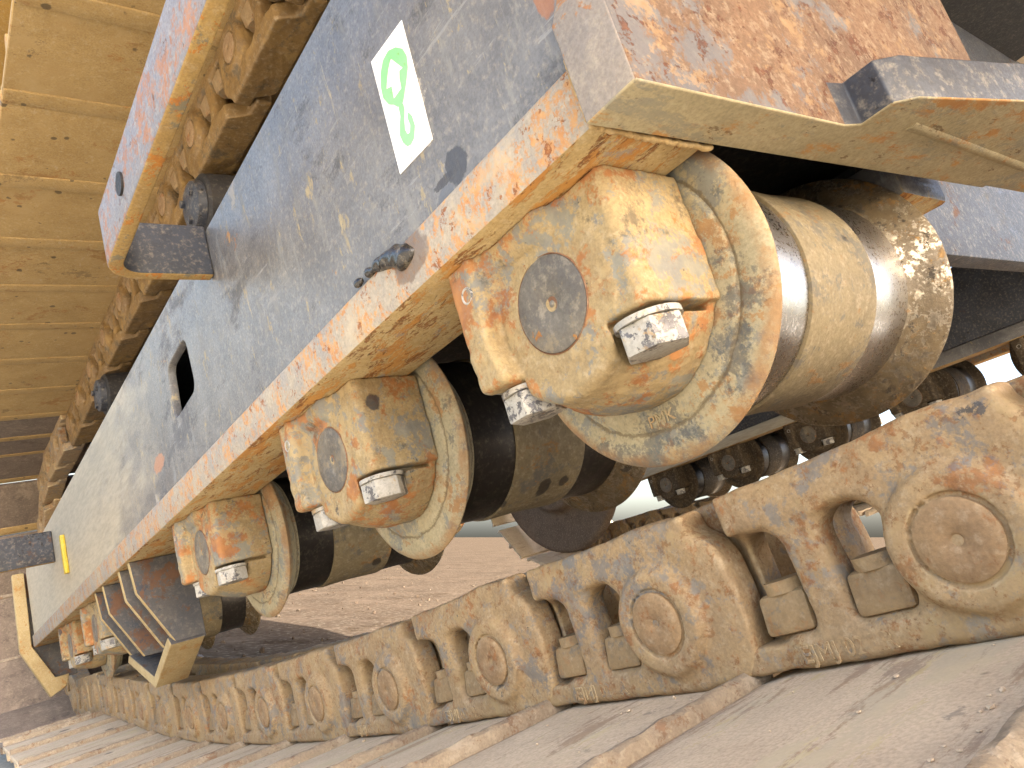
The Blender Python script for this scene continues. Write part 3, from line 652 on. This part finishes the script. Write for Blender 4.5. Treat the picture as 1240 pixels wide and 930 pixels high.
# ---------------------------------------------------------------- crawler track
def link_sdf(p):
    x, u, v = p
    shift = 0.029 * sstep(0.104, 0.140, u)          # far end tucks inboard
    xs = x - shift
    body2 = box2(u, v, 0.084, 0.0, 0.143, 0.0438, 0.020)
    body2 = smin(body2, np.sqrt((u) ** 2 + (v + 0.000) ** 2) - 0.0585, 0.012)
    body2 = smax(body2, -(v + 0.0435), 0.004)
    body = extr(body2, xs, 0.0, 0.024, 0.004)
    # rail
    rail2 = box2(u, v, 0.0635, 0.046, 0.1045, 0.0120, 0.005)
    xl = 0.0005 + 0.0275 * sstep(0.120, 0.140, u); xh = 0.025 + 0.027 * sstep(-0.024, -0.004, u)
    rail = smax(rail2, np.abs(x - (xl + xh) / 2) - (xh - xl) / 2, 0.005)
    d = smin(body, rail, 0.007)
    # near-end jaw is thicker and reaches inboard
    d = smin(d, extr(box2(u, v, -0.006, 0.0, 0.050, 0.046, 0.03), x, 0.0015, 0.027, 0.006), 0.005)
    # shoe seat along the bottom
    d = smin(d, extr(box2(u, v, 0.070, -0.036, 0.088, 0.0075, 0.003), x, 0.001, 0.044, 0.003), 0.006)
    # windows
    for c in (0.0505, 0.1085):
        w2 = smax(box2(u, v, c, 0.000, 0.0172, 0.031, 0.014), -(v + 0.0255), 0.003)
        d = smax(d, -extr(w2, x, -0.02, 0.06), 0.008)
    # pin boss: raised ring, shallow groove round the pin
    rr = np.sqrt(u ** 2 + v ** 2)
    d = smin(d, extr(rr - 0.0335, x, -0.0075, 0.01, 0.005), 0.006)
    d = smax(d, -extr(np.abs(rr - 0.0205) - 0.0008, x, -0.02, -0.0045), 0.0015)
    # far boss
    d = smin(d, extr(np.sqrt((u - 0.19) ** 2 + v ** 2) - 0.040, x, 0.029, 0.055, 0.005), 0.006)
    return d + wob3(p, 160, 11) * 0.0009 + wob3(p, 520, 12) * 0.00035
link_me = nets(link_sdf, (-0.010, -0.066, -0.050), (0.060, 0.234, 0.064), 0.0016, 'link', M['link'])
mir = link_me.copy(); mir.transform(Matrix.Diagonal((-1, 1, 1, 1))); mir.flip_normals()
lnk_lod = nets(link_sdf, (-0.010, -0.066, -0.050), (0.060, 0.234, 0.064), 0.0028, 'link', M['link'])
mir_lod = lnk_lod.copy(); mir_lod.transform(Matrix.Diagonal((-1, 1, 1, 1))); mir_lod.flip_normals()
pin_me = mesh_of('pin', lathe([(-0.0040, 0.0), (-0.0045, 0.0010), (-0.0074, 0.0026), (-0.0082, 0.0040), (-0.0086, 0.010), (-0.0083, 0.0168), (-0.0070, 0.0192), (-0.001, 0.0198), (0.02, 0.0198)], 48, wob=0.003, seed=4), M['pin'])
def nutb():
    bm = box(-0.0025, 0.026, -0.0160, 0.0160, -0.0255, -0.0030, 0.0035)
    for v in bm.verts:
        if v.co.z > -0.008: v.co.x += 0.003 if v.co.x < 0.01 else 0
    rod((0.012, 0.000, -0.004), (0.012, 0.000, 0.0030), 0.0125, 24, bm=bm)
    return mesh_of('nut', bm, M['nut'], angle=35)
nut_me = nutb()
letters = bpy.data.curves.new('cast_number', 'FONT'); letters.body = '86EJMJ 02AR'; letters.size = 0.0125; letters.extrude = 0.0007; letters.bevel_depth = 0.0002
lo_ = bpy.data.objects.new('tmp_number', letters); COL.objects.link(lo_); bpy.context.view_layer.update()
num_me = bpy.data.meshes.new_from_object(lo_.evaluated_get(bpy.context.evaluated_depsgraph_get())); bpy.data.objects.remove(lo_)
num_me.transform(Matrix.Translation((-0.0004, 0.118, -0.0405)) @ Matrix(((0, 0, -1, 0), (-1, 0, 0, 0), (0, 1, 0, 0), (0, 0, 0, 1))))
for v in num_me.vertices: v.co.x += 0.029 * float(sstep(0.104, 0.140, v.co.y))
num_me.materials.clear(); num_me.materials.append(M['link'])

def shoe_mesh(mat, low=False):
    """plate with a raised leading bar on the inner side and three grousers on the outer."""
    bm = bmesh.new(); W = 0.325
    prof = [(-0.034, -0.0458), (0.120, -0.0462), (0.146, -0.0490), (0.150, -0.0520), (0.150, -0.0655), (0.141, -0.0655), (0.137, -0.0565), (0.062, -0.0555), (0.058, -0.073), (0.048, -0.073), (0.044, -0.0555), (-0.026, -0.0555), (-0.030, -0.0600), (-0.0345, -0.0600)]
    poly_prism(prof, 0, XC - W, XC + W, 0.0014, 1, bm=bm)
    rnd = random.Random(3); out = []
    for a, b in ((XC - W + .001, 0.386), (2 * XC - 0.386, XC + W - .001)):
        bars = bmesh.new()
        if low: bp_ = [(-0.0490, -0.0462), (-0.0490, -0.0440), (-0.036, -0.0432), (-0.0180, -0.0438), (-0.0165, -0.0462)]
        else: bp_ = [(-0.0492, -0.0640), (-0.0500, -0.0440), (-0.0488, -0.0402), (-0.0462, -0.0382), (-0.0425, -0.0384), (-0.0392, -0.0410), (-0.0362, -0.0462), (-0.0400, -0.0640)]
        poly_prism(bp_, 0, a, b, 0.0008, 2, bm=bars, bev_angle=50)
        es = [e for e in bars.edges if abs((e.verts[0].co - e.verts[1].co).x) > 0.1]
        bmesh.ops.subdivide_edges(bars, edges=es, cuts=44)
        for v in bars.verts:
            if v.co.z > -0.0455 and not low:
                v.co.z += 0.0007 * math.sin(v.co.x * 190) * math.sin(v.co.x * 61) + rnd.uniform(-.0005, .0005); v.co.y += rnd.uniform(-.0005, .0005)
        out.append(mesh_of('lapped_bar', bars, mat, angle=35))
    return mesh_of('track_shoe', bm, mat, angle=35), out
M['bar'] = weathered('rubbed_rusty_lap', (178, 156, 130), (158, 136, 114), [
    dict(a=(186, 168, 146), b=(200, 182, 158), s=40, lo=0.54, hi=0.66, max=0.7, h=0.2),
    dict(a=(150, 104, 76), b=(126, 90, 70), s=50, lo=0.54, hi=0.66, max=0.75, h=0.3)], rough=0.6, bump=0.7)
shoe_lo, bar_lo = shoe_mesh(M['shoe'])
for q in bar_lo: q.materials.clear(); q.materials.append(M['bar'])
shoe_up, bar_up = shoe_mesh(M['upper_shoe'], True)
shoe_wrap = shoe_lo.copy()
for v in shoe_wrap.vertices:
    if v.co.y > 0.13: v.co.y += 0.016
    if v.co.y < -0.02: v.co.y -= 0.012
shoe_wrap.materials.clear()  # shoes round the wheel get a darker colour with their shade painted in
M['shaded_shoe'] = weathered('shade_browned_shoe', (146, 124, 108), (128, 108, 94), [
    dict(a=(168, 146, 126), b=(176, 154, 130), s=12, lo=0.54, hi=0.68, max=0.6),
    dict(a=(110, 92, 80), b=(98, 82, 72), s=16, lo=0.56, hi=0.68, max=0.6)], rough=0.7, bump=0.35)
shoe_wrap.materials.append(M['shaded_shoe'])
link_up = link_me.copy(); link_up.materials.clear()
M['link_up'] = weathered('ochre_link', (152, 112, 58), (130, 94, 50), [
    dict(a=(104, 92, 70), b=(88, 80, 66), s=24, lo=0.53, hi=0.66, max=0.7),
    dict(a=(172, 134, 74), b=(160, 118, 62), s=16, lo=0.5, hi=0.66, max=0.7)], rough=0.55, bump=0.4, edge=dict(c=(206, 170, 104), max=0.8, rough=0.3))
link_up.materials.append(M['link_up'])
mir_up = mir.copy(); mir_up.materials.clear(); mir_up.materials.append(M['link_up'])

# path of the pins: sagging lower run, round the far wheel, upper run back towards the camera
ctrl = [(-0.62, 0.06), (-0.42, 0.012), (-0.23, -0.018), (-0.04, -0.034), (0.151, -0.0445), (0.35, -0.0585), (0.537, -0.0655), (0.72, -0.077), (0.906, -0.083), (1.12, -0.087), (1.31, -0.086), (1.5, -0.082), (1.7, -0.071), (1.9, -0.054), (2.1, -0.033), (2.3, -0.012), (2.5, 0.004)]
WY, WZ, WR = 2.76, 0.375, 0.372
ctrl += [(WY + WR * math.sin(a), WZ - WR * math.cos(a)) for a in np.linspace(0.12, math.pi - 0.05, 16)]
ctrl += [(2.45, 0.742), (2.2, 0.748), (1.9, 0.756), (1.7, 0.757), (1.4, 0.750), (1.2, 0.750), (0.98, 0.757), (0.7, 0.752), (0.4, 0.752), (0.0, 0.757), (-0.4, 0.752), (-0.62, 0.75)]
def dense(c):
    c = [Vector(p) for p in c]; out = []
    for i in range(len(c) - 1):
        p0, p1, p2, p3 = c[max(0, i - 1)], c[i], c[i + 1], c[min(len(c) - 1, i + 2)]
        for k in range(60):
            t = k / 60; out.append(0.5 * ((2 * p1) + (p2 - p0) * t + (2 * p0 - 5 * p1 + 4 * p2 - p3) * t * t + (3 * p1 - p0 - 3 * p2 + p3) * t ** 3))
    return out
dp = dense(ctrl)
start = min(range(len(dp)), key=lambda i: (dp[i] - Vector((0.151, -0.0445))).length)
def walk(seq):
    pins = [seq[0]]
    for q in seq:
        if (q - pins[-1]).length >= 0.190: pins.append(q)
    return pins
fw = walk(dp[start:]); bw = walk(dp[start::-1])
pins = bw[:0:-1] + fw
n0 = len(bw) - 1
track = empty('crawler_track', (0, 0, 0), 'near crawler track sagging below the rollers with rusty cast links', 'crawler track')
far_track = empty('crawler_track', (FAR, -0.36, 0), 'shaded far crawler track on the other side of the machine', 'crawler track')
for i in range(len(pins) - 1):
    a, b = pins[i], pins[i + 1]; d = b - a; ang = math.atan2(d.y, d.x)
    upper = i > n0 and (a.y > 0.6)
    lower_near = a.y < 0.1 and a.x < 1.3
    def put(name, me, par, x=0.0, top=None):
        o = link_obj(name, me, par); o.location = (x, a.x, a.y); o.rotation_euler.x = ang
        return o
    wrap = a.x > 2.42
    if upper: lm, mm, sm, bm_ = link_up, mir_up, shoe_up, bar_up
    else: lm, mm, sm, bm_ = link_me, mir, shoe_lo, bar_lo
    if wrap: lm, mm, sm = lnk_lod, mir_lod, shoe_wrap
    dx = 0.018 if upper and not wrap else 0.0
    lk = put('link', lm, track, 0.365 + dx)
    put('link', mm, track, 0.537 + dx)
    s = put('track_shoe', sm, track)
    for q in bm_: link_obj('lapped_bar', q, s)
    if not wrap:
        pn = link_obj('pin', pin_me, lk); pn.rotation_euler.x = random.uniform(0, 6)
        for c in (0.0505, 0.1085):
            nt = link_obj('nut', nut_me, lk); nt.location = (0.004 + 0.029 * float(sstep(0.104, 0.140, c)), c, 0)
        if lower_near and -0.1 < a.x < 0.8: link_obj('cast_number', num_me, lk)
    # far track: the same path, undetailed links
    if a.x > 0.3 or a.y > 0.3:
        o = link_obj('track_shoe', shoe_lo, far_track); o.location = (0, a.x, a.y + (0.0 if a.y > .3 else 0.0)); o.rotation_euler.x = ang
        for mm_, xx in ((lnk_lod, 0.385), (mir_lod, 0.555)):
            o = link_obj('link', mm_, far_track); o.location = (xx, a.x, a.y); o.rotation_euler.x = ang

# crumbs of dried mud lying on the shoes along the laps
gm_ = bmesh.new(); rg = random.Random(11)
for _ in range(220):
    i = rg.randrange(n0, n0 + 7); a, b = pins[i], pins[i + 1]; d = (b - a).normalized(); nrm = Vector((-d.y, d.x))
    u = rg.choice((rg.uniform(-.02, .125), rg.gauss(-.021, .003))); xx = XC - 0.325 + 0.215 * rg.random() ** .7; r = 0.0005 + 0.0012 * rg.random() ** 3
    q = a + d * u - nrm * (0.0458 - r * .5)
    bmesh.ops.create_icosphere(gm_, subdivisions=1, radius=r, matrix=Matrix.Translation((xx, q.x, q.y)) @ Matrix.Diagonal((rg.uniform(.7, 1.5), rg.uniform(.7, 1.5), rg.uniform(.5, .9), 1)))
go = link_obj('mud_crumbs', mesh_of('mud_crumbs', gm_, M['shoe'])); tag(go, 'pale crumbs of dried mud on the lower track shoes', 'mud crumbs', kind='stuff')

# ---------------------------------------------------------------- carrier rollers under the upper run
def carrier(y, z, label):
    t = empty('carrier_roller', (0.012, y, z), label, 'carrier roller', 'carrier rollers under the upper run')
    link_obj('roller_shell', mesh_of('roller_shell', lathe([(0.360, 0.02), (0.360, 0.044), (0.364, 0.0485), (0.395, 0.050), (0.43, 0.050), (0.43, 0.02)], 64), M['black']), t)
    k = link_obj('end_cover', mesh_of('end_cover', lathe([(0.345, 0.0), (0.345, 0.030), (0.348, 0.036), (0.3598, 0.038)], 48), M['dark_paint']), t)
    bm = bmesh.new()
    for a in (0.6, 2.7, 4.8): rod((0.340, 0.024 * math.cos(a), 0.024 * math.sin(a)), (0.3455, 0.024 * math.cos(a), 0.024 * math.sin(a)), 0.0065, 6, bm=bm)
    me = mesh_of('cover_bolt', bm, M['dark_paint'], angle=30)
    for i, a in enumerate((0.6, 2.7, 4.8)):
        b1 = rod((0.340, 0.024 * math.cos(a), 0.024 * math.sin(a)), (0.3455, 0.024 * math.cos(a), 0.024 * math.sin(a)), 0.0065, 6)
        link_obj('cover_bolt', mesh_of('cover_bolt', b1, M['dark_paint'], angle=30), k)
    bm = box(0.44, 0.50, -0.05, 0.05, 0.4165 - z, 0.05, 0.004); link_obj('bracket', mesh_of('bracket', bm, M['dark_paint']), t)
    link_obj('axle', mesh_of('axle', rod((0.425, 0, 0), (0.505, 0, 0), 0.022), M['black']), t)
    return t
carrier(0.985, 0.638, 'near carrier roller with dark bolted cover, behind the step bar')
carrier(1.80, 0.640, 'distant carrier roller under the upper run, above the square hole')

# ---------------------------------------------------------------- track guards under the lip
gd = empty('track_guard', (0.30, 1.42, 0.18), 'channel-shaped track guard with angled plates hanging under the frame lip', 'track guard')
def at_guard(o): o.location = (-0.30, -1.42, -0.18); return o
gp = [(0.262, 0.1795), (0.266, 0.130), (0.305, 0.052), (0.31, 0.042), (0.355, 0.040), (0.355, 0.1795)]
def gm(f): return 1 if f.normal.x < -0.3 else 0
for y in (1.29, 1.37, 1.52, 1.60):
    bm = poly_prism(gp, 1, y, y + 0.012, 0.001, 1, matfn=gm); at_guard(link_obj('guard_plate', mesh_of('guard_plate', bm, [M['guard'], M['guard_edge']]), gd))
vp = [(1.285, 0.041), (1.43, -0.016), (1.615, 0.041), (1.60, 0.041 + .012), (1.43, 0.002), (1.30, 0.041 + .012)]
def gm2(f): return 1 if (f.normal.x < -0.3 or f.normal.z < -0.3) else 0
bm = poly_prism(vp, 0, 0.300, 0.352, 0.0012, 1, matfn=gm2); at_guard(link_obj('guide_bar', mesh_of('guide_bar', bm, [M['guard'], M['guard_edge']]), gd))

eg = empty('track_guard', (0.26, 2.66, 0.2), 'pale-edged end guard plate at the far end of the near frame', 'track guard')
def at_eg(o): o.location = (-0.26, -2.66, -0.2); return o
ep = [(0.228, 0.40), (0.224, 0.178), (0.283, 0.034), (0.325, 0.052), (0.335, 0.085), (0.300, 0.085), (0.254, 0.186), (0.258, 0.40)]
bm = poly_prism(ep, 1, 2.63, 2.66, 0.002, 1); at_eg(link_obj('edge_bar', mesh_of('edge_bar', bm, M['guard_edge']), eg))
ep2 = [(0.252, 0.40), (0.252, 0.19), (0.30, 0.08), (0.36, 0.08), (0.36, 0.40)]
bm = poly_prism(ep2, 1, 2.662, 2.675, 0.001, 1); at_eg(link_obj('end_web', mesh_of('end_web', bm, M['guard']), eg))

# ---------------------------------------------------------------- far side of the machine
ff = build_frame(FAR + 2 * XC - 0.257, -1, 'dark far track frame seen beneath the machine', detail=False, Y1=2.05)
_far_shade = {}
def far_shade(me):
    if me.name not in _far_shade:
        q = me.copy(); q.materials.clear(); q.materials.append(M['far_shade']); _far_shade[me.name] = q
    return _far_shade[me.name]
ff['group'] = 'track frames'; frame['group'] = 'track frames'
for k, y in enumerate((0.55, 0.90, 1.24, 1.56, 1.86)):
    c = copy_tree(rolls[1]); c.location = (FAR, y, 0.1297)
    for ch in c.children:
        if ch.name.startswith(('collar', 'flange', 'barrel')): ch.data = far_shade(ch.data)
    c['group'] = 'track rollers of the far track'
    c['label'] = ['far-side track roller, first of five beneath the far frame', 'far-side track roller, second of five beneath the far frame', 'far-side track roller, third of five beneath the far frame', 'far-side track roller, fourth of five beneath the far frame', 'far-side track roller beside the rusty drive disc'][k]
def disc(p):
    r = np.sqrt(p[1] ** 2 + p[2] ** 2); d = extr(r - 0.385, p[0], -0.02, 0.02, 0.01)
    return smin(d, extr(r - 0.2, p[0], -0.05, 0.05, 0.012), 0.02)
dr = empty('drive_wheel', (FAR + 0.25, WY - 0.36, WZ), 'brown drive wheel disc inside the far end of the far track', 'drive wheel')
link_obj('wheel_disc', nets(disc, (-0.07, -0.42, -0.42), (0.07, 0.42, 0.42), 0.010, 'wheel_disc', M['brown']), dr)
# upper structure of the machine overhead: unseen, stretched back to shade everything below
hs = empty('unseen_upper_structure', (1.45, 0.2, 1.0), 'unseen excavator upper structure overhead, stretched back to shade the undercarriage', 'upper structure')
bm = box(-1.30, 1.30, -3.5, 2.4, 0.05, 1.9, 0.06); link_obj('unseen_body_shell', mesh_of('unseen_body_shell', bm, M['unseen_house']), hs)
link_obj('unseen_slew_ring', mesh_of('unseen_slew_ring', rod((0, 0.2, -0.26), (0, 0.2, 0.06), 0.55, 48), M['black']), hs)

# ---------------------------------------------------------------- tip the machine and stand it on the ground
bpy.context.view_layer.update()
for o in list(S.objects):
    if o.parent is None and o.name not in ('ground', 'bounce_pavement', 'gravel', 'sun'):
        o.matrix_world = MACHINE @ o.matrix_world
for m in list(bpy.data.objects):
    if m.name.startswith('tmp_'): bpy.data.objects.remove(m)
